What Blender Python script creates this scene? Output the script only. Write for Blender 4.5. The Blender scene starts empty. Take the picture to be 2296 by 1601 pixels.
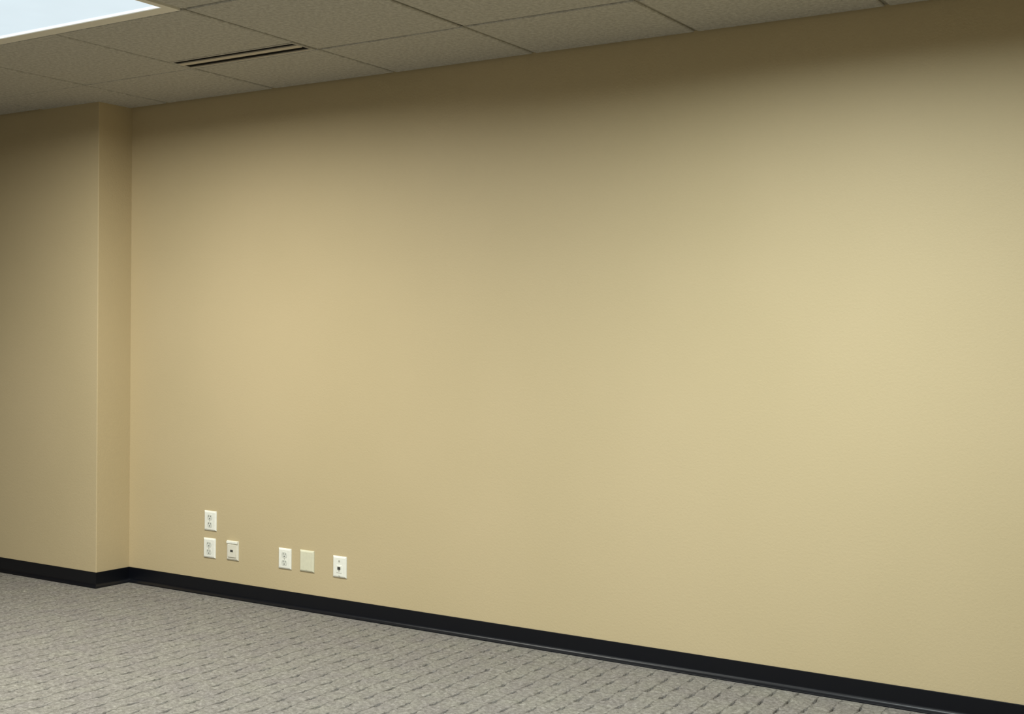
import bpy, bmesh, math, random
import numpy as np
from mathutils import Matrix, Vector

random.seed(7)
S = bpy.context.scene
C = S.collection

# ------------------------------------------------------------------ camera, world, exposure
CAM = Vector((0.0, -4.982, 1.412))
right = Vector((0.83959856, 0.54311082, 0.01024182))
up = Vector((-0.01498942, 0.00431684, 0.99987833))
fwd = Vector((-0.54300052, 0.83964993, -0.01176533))
cd = bpy.data.cameras.new('camera')
cd.sensor_fit = 'HORIZONTAL'; cd.sensor_width = 36.0
cd.lens = 2849.8 * 36.0 / 2296.0
cd.clip_start = 0.05; cd.clip_end = 100
cam = bpy.data.objects.new('camera', cd); C.objects.link(cam)
M = Matrix((right, up, -fwd)).transposed().to_4x4(); M.translation = CAM
cam.matrix_world = M
S.camera = cam

world = bpy.data.worlds.new('world'); S.world = world
world.use_nodes = True
world.node_tree.nodes['Background'].inputs[0].default_value = (0.5, 0.55, 0.6, 1)
world.node_tree.nodes['Background'].inputs[1].default_value = 0.3

vs = S.view_settings
vs.view_transform = 'Standard'; vs.look = 'None'; vs.gamma = 1.0
vs.use_curve_mapping = False
vs.exposure = 0.0

# ceiling troffers (column, row): spread of the lens in degrees, tube colour, power
LAMPS = {(-3, 2): (171.5, (1.0, 0.995, 0.91), 84.0),
         (1, 2): (169.5, (0.925, 1.0, 0.98), 101.0),
         (-3, 6): (162.0, (0.97, 1.0, 0.95), 122.0),  # second-row panels are unseen, added for their light on the wall
         (1, 6): (162.0, (0.94, 1.0, 0.99), 84.0)}
LENS_COL = (0.72, 0.84, 0.90)    # how bright the lens looks from the side
LENS_STR = 1.0

# ------------------------------------------------------------------ sizes
H = 2.74                         # ceiling height
X0, X1 = -10.2, 1.3               # room, left and right
Y0 = -13.0                       # room, behind the camera
XC = -5.853                      # corner where the wall steps forward
DC = 0.235                       # how far it steps forward
T = 0.812                        # ceiling module
GX = [-3.110 + T * k for k in range(-9, 6)]
GY = [-0.58 - T * k for k in range(0, 16)]

# ------------------------------------------------------------------ materials
def mat(name):
    m = bpy.data.materials.new(name); m.use_nodes = True
    nt = m.node_tree; b = nt.nodes['Principled BSDF']
    return m, nt, b

def node(nt, kind, **kw):
    n = nt.nodes.new(kind)
    for k, v in kw.items():
        if k in n.inputs: n.inputs[k].default_value = v
        else: setattr(n, k, v)
    return n

def ramp(nt, fac, stops):
    r = nt.nodes.new('ShaderNodeValToRGB')
    el = r.color_ramp.elements
    while len(el) < len(stops): el.new(0.5)
    for e, (p, c) in zip(el, stops):
        e.position = p; e.color = (*c, 1)
    nt.links.new(fac, r.inputs[0])
    return r

def plain(name, col, rough=0.5, spec=0.5):
    m, nt, b = mat(name)
    co = node(nt, 'ShaderNodeTexCoord')
    n = node(nt, 'ShaderNodeTexNoise', Scale=60.0, Detail=3.0)
    nt.links.new(co.outputs['Object'], n.inputs['Vector'])
    r = ramp(nt, n.outputs[0], [(0.3, [c * 0.96 for c in col]), (0.7, [min(1, c * 1.03) for c in col])])
    nt.links.new(r.outputs[0], b.inputs['Base Color'])
    b.inputs['Roughness'].default_value = rough
    b.inputs['Specular IOR Level'].default_value = spec
    return m

def make_wall_paint():
    m, nt, b = mat('beige_wall_paint')
    co = node(nt, 'ShaderNodeTexCoord')
    n = node(nt, 'ShaderNodeTexNoise', Scale=1.1, Detail=2.0)
    nt.links.new(co.outputs['Object'], n.inputs['Vector'])
    r = ramp(nt, n.outputs[0], [(0.35, WALL_A), (0.65, WALL_B)])
    nt.links.new(r.outputs[0], b.inputs['Base Color'])
    n2 = node(nt, 'ShaderNodeTexNoise', Scale=95.0, Detail=4.0, Roughness=0.6)
    nt.links.new(co.outputs['Object'], n2.inputs['Vector'])
    bu = node(nt, 'ShaderNodeBump', Strength=0.22, Distance=0.004)
    nt.links.new(n2.outputs[0], bu.inputs['Height'])
    nt.links.new(bu.outputs[0], b.inputs['Normal'])
    b.inputs['Roughness'].default_value = 0.55
    b.inputs['Specular IOR Level'].default_value = 0.25
    return m

def make_tile():
    m, nt, b = mat('mineral_fibre_tile')
    co = node(nt, 'ShaderNodeTexCoord')
    n = node(nt, 'ShaderNodeTexNoise', Scale=55.0, Detail=6.0, Roughness=0.7)
    nt.links.new(co.outputs['Object'], n.inputs['Vector'])
    r = ramp(nt, n.outputs[0], [(0.34, TILE_A), (0.62, TILE_B)])
    nt.links.new(r.outputs[0], b.inputs['Base Color'])
    n2 = node(nt, 'ShaderNodeTexNoise', Scale=120.0, Detail=5.0, Roughness=0.7)
    nt.links.new(co.outputs['Object'], n2.inputs['Vector'])
    bu = node(nt, 'ShaderNodeBump', Strength=0.8, Distance=0.006)
    nt.links.new(n2.outputs[0], bu.inputs['Height'])
    nt.links.new(bu.outputs[0], b.inputs['Normal'])
    b.inputs['Roughness'].default_value = 0.95
    b.inputs['Specular IOR Level'].default_value = 0.1
    return m

def make_carpet():
    m, nt, b = mat('grey_loop_carpet')
    co = node(nt, 'ShaderNodeTexCoord')
    n = node(nt, 'ShaderNodeTexNoise', Scale=48.0, Detail=6.0, Roughness=0.82)
    nt.links.new(co.outputs['Object'], n.inputs['Vector'])
    r = ramp(nt, n.outputs[0], [(0.32, CARP_A), (0.5, CARP_B), (0.68, CARP_C)])
    n3 = node(nt, 'ShaderNodeTexNoise', Scale=6.0, Detail=2.0)
    nt.links.new(co.outputs['Object'], n3.inputs['Vector'])
    r3 = ramp(nt, n3.outputs[0], [(0.35, (0.93, 0.91, 0.93)), (0.65, (1.0, 1.0, 0.97))])
    mx = nt.nodes.new('ShaderNodeMix'); mx.data_type = 'RGBA'; mx.blend_type = 'MULTIPLY'
    mx.inputs[0].default_value = 1.0
    nt.links.new(r.outputs[0], mx.inputs[6]); nt.links.new(r3.outputs[0], mx.inputs[7])
    nt.links.new(mx.outputs[2], b.inputs['Base Color'])
    n2 = node(nt, 'ShaderNodeTexNoise', Scale=190.0, Detail=4.0, Roughness=0.7)
    nt.links.new(co.outputs['Object'], n2.inputs['Vector'])
    bu = node(nt, 'ShaderNodeBump', Strength=0.6, Distance=0.004)
    nt.links.new(n2.outputs[0], bu.inputs['Height'])
    nt.links.new(bu.outputs[0], b.inputs['Normal'])
    b.inputs['Roughness'].default_value = 1.0
    b.inputs['Specular IOR Level'].default_value = 0.05
    return m

def make_emit(name, col, s):
    m, nt, b = mat(name)
    co = node(nt, 'ShaderNodeTexCoord')
    n = node(nt, 'ShaderNodeTexNoise', Scale=5.0, Detail=1.0)
    nt.links.new(co.outputs['Object'], n.inputs['Vector'])
    r = ramp(nt, n.outputs[0], [(0.3, [c * 0.97 for c in col]), (0.7, col)])
    b.inputs['Base Color'].default_value = (0.02, 0.02, 0.02, 1)
    b.inputs['Roughness'].default_value = 0.6
    nt.links.new(r.outputs[0], b.inputs['Emission Color'])
    b.inputs['Emission Strength'].default_value = s
    return m

WALL_A = (0.520, 0.425, 0.255); WALL_B = (0.540, 0.440, 0.268)
TILE_A = (0.42, 0.40, 0.35); TILE_B = (0.60, 0.58, 0.52)
CARP_A = (0.122, 0.114, 0.100); CARP_B = (0.220, 0.208, 0.186); CARP_C = (0.345, 0.330, 0.300)
m_wall = make_wall_paint()
m_tile = make_tile()
m_carpet = make_carpet()
m_bar = plain('ceiling_grid_metal', (0.30, 0.28, 0.23), 0.6)
m_plenum = plain('dark_plenum', (0.05, 0.05, 0.045), 0.9)
m_rubber = plain('black_rubber', (0.0035, 0.0042, 0.007), 0.33, 0.32)
m_white = plain('white_plastic', (0.86, 0.86, 0.78), 0.35)
m_socket = plain('white_socket_plastic', (0.70, 0.71, 0.64), 0.4)
m_ivory = plain('ivory_plastic', (0.70, 0.68, 0.52), 0.4)
m_jackplate = plain('cream_plastic', (0.74, 0.71, 0.60), 0.4)
m_dark = plain('dark_slot', (0.05, 0.05, 0.045), 0.6)
m_screw = plain('screw_paint', (0.45, 0.44, 0.38), 0.35)
m_black = plain('black_duct', (0.004, 0.004, 0.004), 0.9, 0.1)
m_vent = plain('beige_vent_metal', (0.60, 0.54, 0.44), 0.45)
m_frame = plain('white_painted_steel', (0.78, 0.75, 0.66), 0.45)
m_lens = make_emit('lamp_lens', LENS_COL, LENS_STR)
m_rim = make_emit('lamp_lens_halo', (0.95, 1.0, 1.0), 1.05)  # brighter glowing rim imitates a halo around the lens

# ------------------------------------------------------------------ helpers
def obj(name, me, m=None, parent=None, loc=None):
    if isinstance(me, bmesh.types.BMesh):
        d = bpy.data.meshes.new(name); me.to_mesh(d); me.free(); me = d
    if m is not None and not me.materials: me.materials.append(m)
    o = bpy.data.objects.new(name, me); C.objects.link(o)
    if parent: o.parent = parent
    if loc: o.location = loc
    return o

def empty(name, loc):
    o = bpy.data.objects.new(name, None); C.objects.link(o)
    o.location = loc; o.empty_display_size = 0.05
    return o

def tag(o, label=None, cat=None, group=None, kind=None):
    if label: o['label'] = label
    if cat: o['category'] = cat
    if group: o['group'] = group
    if kind: o['kind'] = kind
    return o

def box(bm, x0, x1, y0, y1, z0, z1):
    v = [bm.verts.new(p) for p in ((x0, y0, z0), (x1, y0, z0), (x1, y1, z0), (x0, y1, z0),
                                   (x0, y0, z1), (x1, y0, z1), (x1, y1, z1), (x0, y1, z1))]
    for f in ((3, 2, 1, 0), (4, 5, 6, 7), (0, 1, 5, 4), (1, 2, 6, 5), (2, 3, 7, 6), (3, 0, 4, 7)):
        bm.faces.new([v[i] for i in f])
    return v

def boxmesh(x0, x1, y0, y1, z0, z1, bevel=0.0, seg=2):
    bm = bmesh.new(); box(bm, x0, x1, y0, y1, z0, z1)
    if bevel > 0:
        bmesh.ops.bevel(bm, geom=bm.edges[:], offset=bevel, segments=seg, profile=0.5, affect='EDGES')
    return bm

def frame_bm(x0, x1, y0, y1, wx, wy, z0, z1):
    """rectangular ring lying flat"""
    bm = bmesh.new()
    o = [(x0, y0), (x1, y0), (x1, y1), (x0, y1)]
    i = [(x0 + wx, y0 + wy), (x1 - wx, y0 + wy), (x1 - wx, y1 - wy), (x0 + wx, y1 - wy)]
    V = {}
    for n, pts in (('o', o), ('i', i)):
        for k, (x, y) in enumerate(pts):
            for zz, z in (('b', z0), ('t', z1)):
                V[n, k, zz] = bm.verts.new((x, y, z))
    for k in range(4):
        j = (k + 1) % 4
        bm.faces.new((V['o', k, 'b'], V['i', k, 'b'], V['i', j, 'b'], V['o', j, 'b']))
        bm.faces.new((V['o', k, 't'], V['o', j, 't'], V['i', j, 't'], V['i', k, 't']))
        bm.faces.new((V['o', k, 'b'], V['o', j, 'b'], V['o', j, 't'], V['o', k, 't']))
        bm.faces.new((V['i', k, 'b'], V['i', k, 't'], V['i', j, 't'], V['i', j, 'b']))
    bmesh.ops.recalc_face_normals(bm, faces=bm.faces[:])
    return bm

# ------------------------------------------------------------------ room shell
HT = H + 0.10
tag(obj('wall_back', boxmesh(XC, X1, 0.0, 0.12, -0.05, HT), m_wall), 'long plain beige painted wall with outlets low on the left', 'wall', kind='structure')
tag(obj('wall_left', boxmesh(X0, XC, -DC, 0.12, -0.05, HT, 0.004, 2), m_wall), 'beige wall section standing forward of the long wall at the left', 'wall', kind='structure')
tag(obj('wall_right', boxmesh(X1, X1 + 0.12, Y0, 0.12, -0.05, HT), m_wall), 'beige side wall out of view to the right', 'wall', kind='structure')
tag(obj('wall_far_left', boxmesh(X0 - 0.12, X0, Y0, 0.12, -0.05, HT), m_wall), 'beige side wall out of view to the left', 'wall', kind='structure')
tag(obj('wall_front', boxmesh(X0 - 0.12, X1 + 0.12, Y0 - 0.12, Y0, -0.05, HT), m_wall), 'beige wall out of view behind the camera', 'wall', kind='structure')

# ------------------------------------------------------------------ floor with its woven carpet
CYB = -3.2                       # the pile is modelled up to here
bm = bmesh.new()
box(bm, X0, X1, Y0, 0.0, -0.060, -0.028)
box(bm, X0, X1, Y0, CYB + 0.01, -0.028, -0.001)
box(bm, X0, -7.06, CYB + 0.01, 0.0, -0.028, -0.001)
box(bm, 0.54, X1, CYB + 0.01, 0.0, -0.028, -0.001)
floor = obj('floor', bm, m_carpet)
tag(floor, 'floor covered in grey beige basket weave loop carpet', 'floor', kind='structure')

def smooth_noise(ny, nx, rng, r):
    a = rng.rand(ny, nx).astype(np.float32)
    for _ in range(r):
        a = (a + np.roll(a, 1, 0) + np.roll(a, -1, 0) + np.roll(a, 1, 1) + np.roll(a, -1, 1)) / 5.0
    a -= a.mean(); a /= a.std()
    return a

def carpet_object(name, k0, k1, ya, yb, sy, m, parent):
    """woven relief: ribs run away from the wall, with staggered open slits between them"""
    P, Q = 0.0902, 0.1490                        # rib width, length of one weave repeat
    half = 0.0066                                # half width of a slit
    loc = np.array([-0.0445, -0.038, -0.0315, -0.025, -0.0185, -0.0140, -0.0100, -1, -2, 2, 1,
                    0.0100, 0.0140, 0.0185, 0.025, 0.0315, 0.038])
    nl = len(loc)
    k = np.repeat(np.arange(k0, k1), nl); s = np.tile(loc, k1 - k0)
    ny = int(round((yb - ya) / sy)) + 1
    ys = np.linspace(ya, yb, ny)
    K, Y = np.meshgrid(k, ys); SL = np.meshgrid(s, ys)[0]
    rng = np.random.RandomState(3)
    A = rng.rand(64, 64)
    V = Y + 0.104 + np.where(K % 2 == 0, 0.0, 0.0725) + 0.010 * (A[K % 64, 7] - 0.5)
    J = np.round(V / Q).astype(int); dv = V - J * Q
    r1 = A[K % 64, J % 64]; r2 = A[(K + 17) % 64, (J * 3 + 5) % 64]; r3 = A[(K * 5 + 3) % 64, (J + 29) % 64]
    dv2 = dv + 0.014 * (r2 - 0.5)
    foot = np.where(K * P - 0.054 * Y - 2.614 < XC + 0.03, -DC, 0.0) - 0.028 - Y     # distance from the base
    reach = 0.030 + 0.016 * r1
    al = np.clip((reach - np.abs(dv2)) / 0.020, 0, 1); al = al * al * (3 - 2 * al)
    al = al * np.clip(foot / 0.02, 0, 1)  # the edge by the base is pressed flat
    w = half * (0.03 + 0.97 * al) * (0.75 + 0.45 * r3)
    edge = np.abs(SL) == 1; bott = np.abs(SL) == 2
    sg = np.sign(SL)
    du = np.where(edge, sg * w, np.where(bott, sg * (w + 0.008 * al), SL))
    near = np.exp(-(np.where(edge | bott, 0.0, SL) / 0.012) ** 2)
    shift = near * (0.16 * (r3 - 0.5) * dv2 + 0.0016 * np.sin(Y * 260 + K * 2.1))
    u = K * P + du + shift
    X = u - 0.054 * Y - 2.614
    nx = len(k)
    Z = np.where(bott, -(0.0003 + al * (0.017 + 0.007 * r2)), 0.0)
    uc = np.where(edge | bott, 0.0, SL)
    swell = np.cos(2 * np.pi * uc / P) * np.cos(2 * np.pi * V / Q)
    Z = Z - np.where(bott, 0.0, 0.0020 * swell * np.clip(foot / 0.04, 0, 1))
    Z = Z - np.where(bott, 0, 0.0012) * np.clip(foot / 0.04, 0, 1) * np.exp(-((np.abs(dv) - Q / 4) / 0.0040) ** 2) * (1 - near)
    nr = np.random.RandomState(11)
    calm = np.clip(foot / 0.03, 0, 1)
    Z = Z + calm * 0.0009 * smooth_noise(ny, nx, nr, 1) + calm * 0.0006 * smooth_noise(ny, nx, nr, 4)
    co = np.stack([X, Y, Z], -1).reshape(-1, 3).astype(np.float32)
    idx = np.arange(nx * ny).reshape(ny, nx)
    q = np.stack([idx[:-1, :-1], idx[:-1, 1:], idx[1:, 1:], idx[1:, :-1]], -1).reshape(-1, 4)
    me = bpy.data.meshes.new(name)
    me.vertices.add(len(co)); me.vertices.foreach_set('co', co.ravel())
    me.loops.add(q.size); me.loops.foreach_set('vertex_index', q.ravel().astype(np.int32))
    me.polygons.add(len(q)); me.polygons.foreach_set('loop_start', np.arange(0, q.size, 4, dtype=np.int32))
    me.polygons.foreach_set('loop_total', np.full(len(q), 4, dtype=np.int32))
    me.update(); me.validate()
    me.polygons.foreach_set('use_smooth', np.ones(len(q), dtype=bool))
    return obj(name, me, m, parent)

cp = carpet_object('carpet_pile', -52, 36, CYB, 0.0, 0.0052, m_carpet, floor)
tag(cp, 'grey beige loop pile woven in staggered ribs', kind='stuff')

# ------------------------------------------------------------------ black rubber cove base
def cove(name, pts, label, keep):
    """sweep the base profile along wall-foot points (x, y), the room on the right-hand side"""
    prof = [(0.0, 0.0860), (0.0045, 0.0860), (0.0058, 0.0848), (0.0060, 0.0240), (0.0075, 0.0165), (0.0120, 0.0110),
            (0.0185, 0.0068), (0.0225, 0.0050), (0.0230, 0.0035), (0.0230, -0.004), (0.0, -0.004)]
    n = len(pts); rows = []
    bm = bmesh.new()
    for i in range(n):
        def nrm(a, b):
            d = Vector((b[0] - a[0], b[1] - a[1])).normalized(); return Vector((d.y, -d.x))
        ns = []
        if i > 0: ns.append(nrm(pts[i - 1], pts[i]))
        if i < n - 1: ns.append(nrm(pts[i], pts[i + 1]))
        if len(ns) == 2:
            k = (ns[0] + ns[1]); off = k / (1 + ns[0].dot(ns[1]))
        else: off = ns[0]
        rows.append([bm.verts.new((pts[i][0] + off.x * d, pts[i][1] + off.y * d, z)) for d, z in prof])
    pos = [[v.co.copy() for v in r] for r in rows[keep[0]:keep[1] + 1]]
    bm.clear()
    for a, b in zip(pos, pos[1:]):               # every run has its own vertices: crisp corners
        ra = [bm.verts.new(c) for c in a]; rb = [bm.verts.new(c) for c in b]
        for k in range(len(prof) - 1):
            f = bm.faces.new((ra[k], ra[k + 1], rb[k + 1], rb[k])); f.smooth = 3 <= k <= 6
    rows = [[bm.verts.new(c) for c in pos[0]], [bm.verts.new(c) for c in pos[-1]]]
    bm.faces.new(rows[0]); bm.faces.new(rows[-1][::-1])
    bmesh.ops.recalc_face_normals(bm, faces=bm.faces[:])
    return tag(obj(name, bm, m_rubber), label, 'baseboard', kind='structure')

FOOT = [(X0, -DC), (XC, -DC), (XC, 0.0), (X1, 0.0)]
cove('baseboard_back', FOOT, 'black rubber cove base along the long beige wall', (2, 3))
cove('baseboard_left', FOOT, 'black rubber cove base wrapping the forward wall section', (0, 2))

# ------------------------------------------------------------------ suspended ceiling
ceil = obj('ceiling', boxmesh(X0, X1, Y0, 0.0, H + 0.075, H + 0.10), m_plenum)
tag(ceil, 'suspended ceiling of grey mineral fibre tiles', 'ceiling', kind='structure')

def gx(i): return -3.110 + T * i       # grid line i
fixtures = []                          # (x0, x1, y0, y1)
for ci in (-3, 1):
    for r in (2, 6):
        fixtures.append((ci, r))
used = set()
for ci, r in fixtures:
    used.add((ci, r)); used.add((ci + 1, r))

GAP = 0.0100
tile_cache = {}
def tile_mesh(w, d):
    key = (round(w, 4), round(d, 4))
    if key not in tile_cache:
        bm = bmesh.new()
        x, y = w / 2 - GAP, d / 2 - GAP
        vb = [bm.verts.new((sx * (x - 0.003), sy * (y - 0.003), 0.0)) for sx, sy in ((-1, -1), (1, -1), (1, 1), (-1, 1))]
        vm = [bm.verts.new((sx * x, sy * y, 0.004)) for sx, sy in ((-1, -1), (1, -1), (1, 1), (-1, 1))]
        vt = [bm.verts.new((sx * x, sy * y, 0.008)) for sx, sy in ((-1, -1), (1, -1), (1, 1), (-1, 1))]
        bm.faces.new(vb[::-1]); bm.faces.new(vt)
        for k in range(4):
            j = (k + 1) % 4
            bm.faces.new((vb[k], vb[j], vm[j], vm[k])); bm.faces.new((vm[k], vm[j], vt[j], vt[k]))
        me = bpy.data.meshes.new('ceiling_tile'); bm.to_mesh(me); bm.free()
        me.materials.append(m_tile)
        tile_cache[key] = me
    return tile_cache[key]

xl = [X0] + [gx(i) for i in range(-9, 6) if X0 + 0.1 < gx(i) < X1 - 0.1] + [X1]
yl = [0.0] + [y for y in GY if y > Y0 + 0.1] + [Y0]
VX0, VX1 = gx(-2), gx(-1)              # slot diffuser bay
VY0, VY1 = -0.742, -0.58
for a, b in zip(xl, xl[1:]):
    ci = round((a + 3.110) / T) if a > X0 else -99
    for r, (ya, yb) in enumerate(zip(yl, yl[1:])):
        if (ci, r) in used: continue
        y_top, y_bot = ya, yb
        if ci == -2 and r == 1: y_top = VY0 + 0.011           # tile cut short behind the diffuser
        if r == 0 and b <= XC + 0.01: y_top = -DC
        if r in (0, 1) and b <= gx(-2) + 0.01:         # these tiles meet almost without a joint
            if r == 0: y_bot -= 0.0085
            else: y_top += 0.0085
        w, d = b - a, y_top - y_bot
        o = obj('ceiling_tile', tile_mesh(w, d), m_tile, ceil)
        o.location = ((a + b) / 2, (y_top + y_bot) / 2, H + random.uniform(-0.0005, 0.0012))
        o.rotation_euler = (random.uniform(-1, 1) * 0.0012, random.uniform(-1, 1) * 0.0012, 0)

for x in xl[1:-1]:
    obj('grid_bar', boxmesh(x - 0.0125, x + 0.0125, Y0, 0.0, H + 0.0085, H + 0.045), m_bar, ceil)
for y in yl[1:-1]:
    obj('grid_bar', boxmesh(X0, X1, y - 0.012, y + 0.012, H + 0.0085, H + 0.045), m_bar, ceil)

# ------------------------------------------------------------------ ceiling troffers
def troffer(cx, cy, label, spread, col, watts):
    w, d = 2 * T - 0.012, T - 0.012
    t = empty('ceiling_light', (cx, cy, H))
    tag(t, label, 'ceiling light', 'recessed lens troffers in the ceiling grid')
    hx, hy = w / 2, d / 2
    fx, fy = 0.036, 0.066
    obj('frame', frame_bm(-hx, hx, -hy, hy, fx, fy, -0.004, 0.0085), m_frame, t)
    obj('housing', boxmesh(-hx + 0.01, hx - 0.01, -hy + 0.01, hy - 0.01, 0.0175, 0.06), m_frame, t)
    lx, ly = hx - fx, hy - fy
    obj('lens_halo', frame_bm(-lx, lx, -ly, ly, 0.012, 0.022, -0.0005, 0.0145), m_rim, t)
    obj('lens', boxmesh(-lx + 0.012, lx - 0.012, -ly + 0.022, ly - 0.022, 0.002, 0.0145), m_lens, t)
    ld = bpy.data.lights.new('lamp', 'AREA'); ld.shape = 'RECTANGLE'
    ld.size = 2 * lx - 0.03; ld.size_y = 2 * ly - 0.05
    ld.energy = watts; ld.color = col; ld.spread = math.radians(spread)
    lo = bpy.data.objects.new('lamp', ld); C.objects.link(lo)
    lo.parent = t; lo.location = (0, 0, -0.006)
    return t

def lamp_label(ci, r):
    if (ci, r) == (-3, 2): return 'bright white rectangular ceiling light panel in the top left corner'
    side = {-3: 'left', 1: 'right'}[ci]
    return {2: 'white ceiling light panel out of view, in the row nearest the long wall, %s',
            6: 'added white ceiling light panel out of view, in the second row from the long wall, %s'}[r] % side
for ci, r in fixtures:
    xa, xb = gx(ci), gx(ci + 2)
    troffer((xa + xb) / 2, (yl[r] + yl[r + 1]) / 2, lamp_label(ci, r), *LAMPS[ci, r])

# ------------------------------------------------------------------ slot diffuser
v = empty('slot_air_vent', ((VX0 + VX1) / 2, (VY0 + VY1) / 2, H))
tag(v, 'slim ceiling air vent with two long black slots beside the light panel', 'air vent')
hw, hd = (VX1 - VX0) / 2 - 0.008, (VY1 - VY0) / 2 - 0.003
cy = (VY0 + VY1) / 2
def lin(y): return y - cy
s1a, s1b, s2a, s2b = lin(-0.727), lin(-0.697), lin(-0.660), lin(-0.611)
xe = hw - 0.012
bm = bmesh.new()
box(bm, -hw, hw, -hd, s1a, -0.001, 0.014)
box(bm, -hw, hw, s2b, hd, -0.001, 0.014)
box(bm, -hw, -xe, s1a, s2b, -0.001, 0.014)
box(bm, xe, hw, s1a, s2b, -0.001, 0.014)
obj('frame', bm, m_tile, v)
obj('blade', boxmesh(-xe, xe, s1b, s2a, -0.004, 0.016, 0.002, 2), m_vent, v)
obj('lip', boxmesh(-xe, xe, s2b - 0.004, s2b + 0.004, -0.005, 0.002, 0.001, 1), m_vent, v)
for a, b in ((s1a, s1b), (s2a, s2b)):
    obj('slot', boxmesh(-xe + 0.001, xe - 0.001, a + 0.0005, b - 0.0045, 0.0005, 0.05), m_black, v)

# ------------------------------------------------------------------ wall plates
def plate(loc, w, h, m, label, group=None):
    """plate standing on the back wall; local x right, z up, front is -y"""
    t = empty('wall_plate', (loc[0], 0.0, loc[1]))
    tag(t, label, 'wall plate', group)
    bm = bmesh.new()
    d = 0.0085; b = 0.0085
    rings = [(w / 2, h / 2, 0.0), (w / 2, h / 2, -0.003), (w / 2 - 0.0030, h / 2 - 0.0030, -0.006), (w / 2 - b, h / 2 - b, -d)]
    prev = None
    for x, z, y in rings:
        r = [bm.verts.new((sx * x, y, sz * z)) for sx, sz in ((-1, -1), (1, -1), (1, 1), (-1, 1))]
        if prev:
            for k in range(4):
                j = (k + 1) % 4; bm.faces.new((prev[k], prev[j], r[j], r[k]))
        else: bm.faces.new(r[::-1])
        prev = r
    bm.faces.new(prev)
    bmesh.ops.recalc_face_normals(bm, faces=bm.faces[:])
    obj('cover', bm, m, t)
    return t

def disc(name, x, z, r, y0, y1, m, parent, flat=0.0, n=20):
    """short cylinder facing the room; flat cuts its top and bottom like a receptacle face"""
    bm = bmesh.new()
    pts = []
    for k in range(n):
        a = 2 * math.pi * k / n
        px, pz = r * math.cos(a), r * math.sin(a)
        if flat: pz = max(-flat, min(flat, pz))
        pts.append((px, pz))
    f = [bm.verts.new((px, y1, pz)) for px, pz in pts]; bk = [bm.verts.new((px, y0, pz)) for px, pz in pts]
    bm.faces.new(f); bm.faces.new(bk[::-1])
    for k in range(n):
        j = (k + 1) % n; bm.faces.new((f[k], f[j], bk[j], bk[k]))
    bmesh.ops.recalc_face_normals(bm, faces=bm.faces[:])
    return obj(name, bm, m, parent, (x, 0, z))

def duplex(loc, w, h, label):
    t = plate(loc, w, h, m_white, label)
    for s in (1, -1):
        z = s * h * 0.185
        f = disc('socket', 0, z, 0.0195, -0.006, -0.0095, m_socket, t, flat=0.0150)
        for sx, hh in ((-0.0078, 0.0085), (0.0078, 0.0070)):
            obj('slit', boxmesh(sx - 0.0016, sx + 0.0016, -0.0100, -0.0090, 0.0015, 0.0015 + hh), m_dark, f)
        disc('ground_hole', 0, -0.0075, 0.0032, -0.0090, -0.0100, m_dark, f, n=12)
    disc('screw', 0, 0, 0.0035, -0.006, -0.0094, m_screw, t, n=12)
    return t

duplex((-5.189, 0.4096), 0.092, 0.109, 'white duplex outlet highest on the wall, right above another outlet')
duplex((-5.194, 0.2587), 0.092, 0.109, 'white duplex outlet directly below the highest outlet')

t = plate((-5.017, 0.2615), 0.088, 0.106, m_jackplate, 'cream single jack plate with a dark centre hole, right of two stacked outlets')
obj('jack_housing', boxmesh(-0.030, 0.030, -0.0125, -0.006, -0.036, 0.034, 0.002, 2), m_jackplate, t)
obj('lip', boxmesh(-0.040, 0.040, -0.0135, -0.006, 0.038, 0.051, 0.002, 2), m_white, t)
obj('jack', boxmesh(-0.0100, 0.0100, -0.0130, -0.0110, -0.007, 0.005), m_dark, t)

duplex((-4.634, 0.2565), 0.090, 0.109, 'white duplex outlet just left of the blank ivory plate')

t = plate((-4.479, 0.2590), 0.098, 0.112, m_ivory, 'blank ivory cover plate without openings between two white plates')
for s in (1, -1):
    disc('screw', 0, s * 0.042, 0.0028, -0.006, -0.0092, m_ivory, t, n=12)

t = plate((-4.256, 0.2520), 0.090, 0.110, m_white, 'white jack plate with two small dark holes, rightmost on the wall')
for z, r in ((0.030, 0.0060),):
    disc('hole', 0, z, r, -0.006, -0.0092, m_screw, t, n=14)
j = obj('jack_housing', boxmesh(-0.0170, 0.0170, -0.0105, -0.006, -0.030, 0.010, 0.0015, 2), m_white, t)
obj('jack', boxmesh(-0.0100, 0.0100, -0.0110, -0.0100, -0.014, 0.001), m_dark, j)
obj('latch', boxmesh(-0.0055, 0.0055, -0.0110, -0.0100, -0.022, -0.015), m_screw, j)
disc('screw', 0, -0.046, 0.0040, -0.006, -0.0094, m_screw, t, n=12)
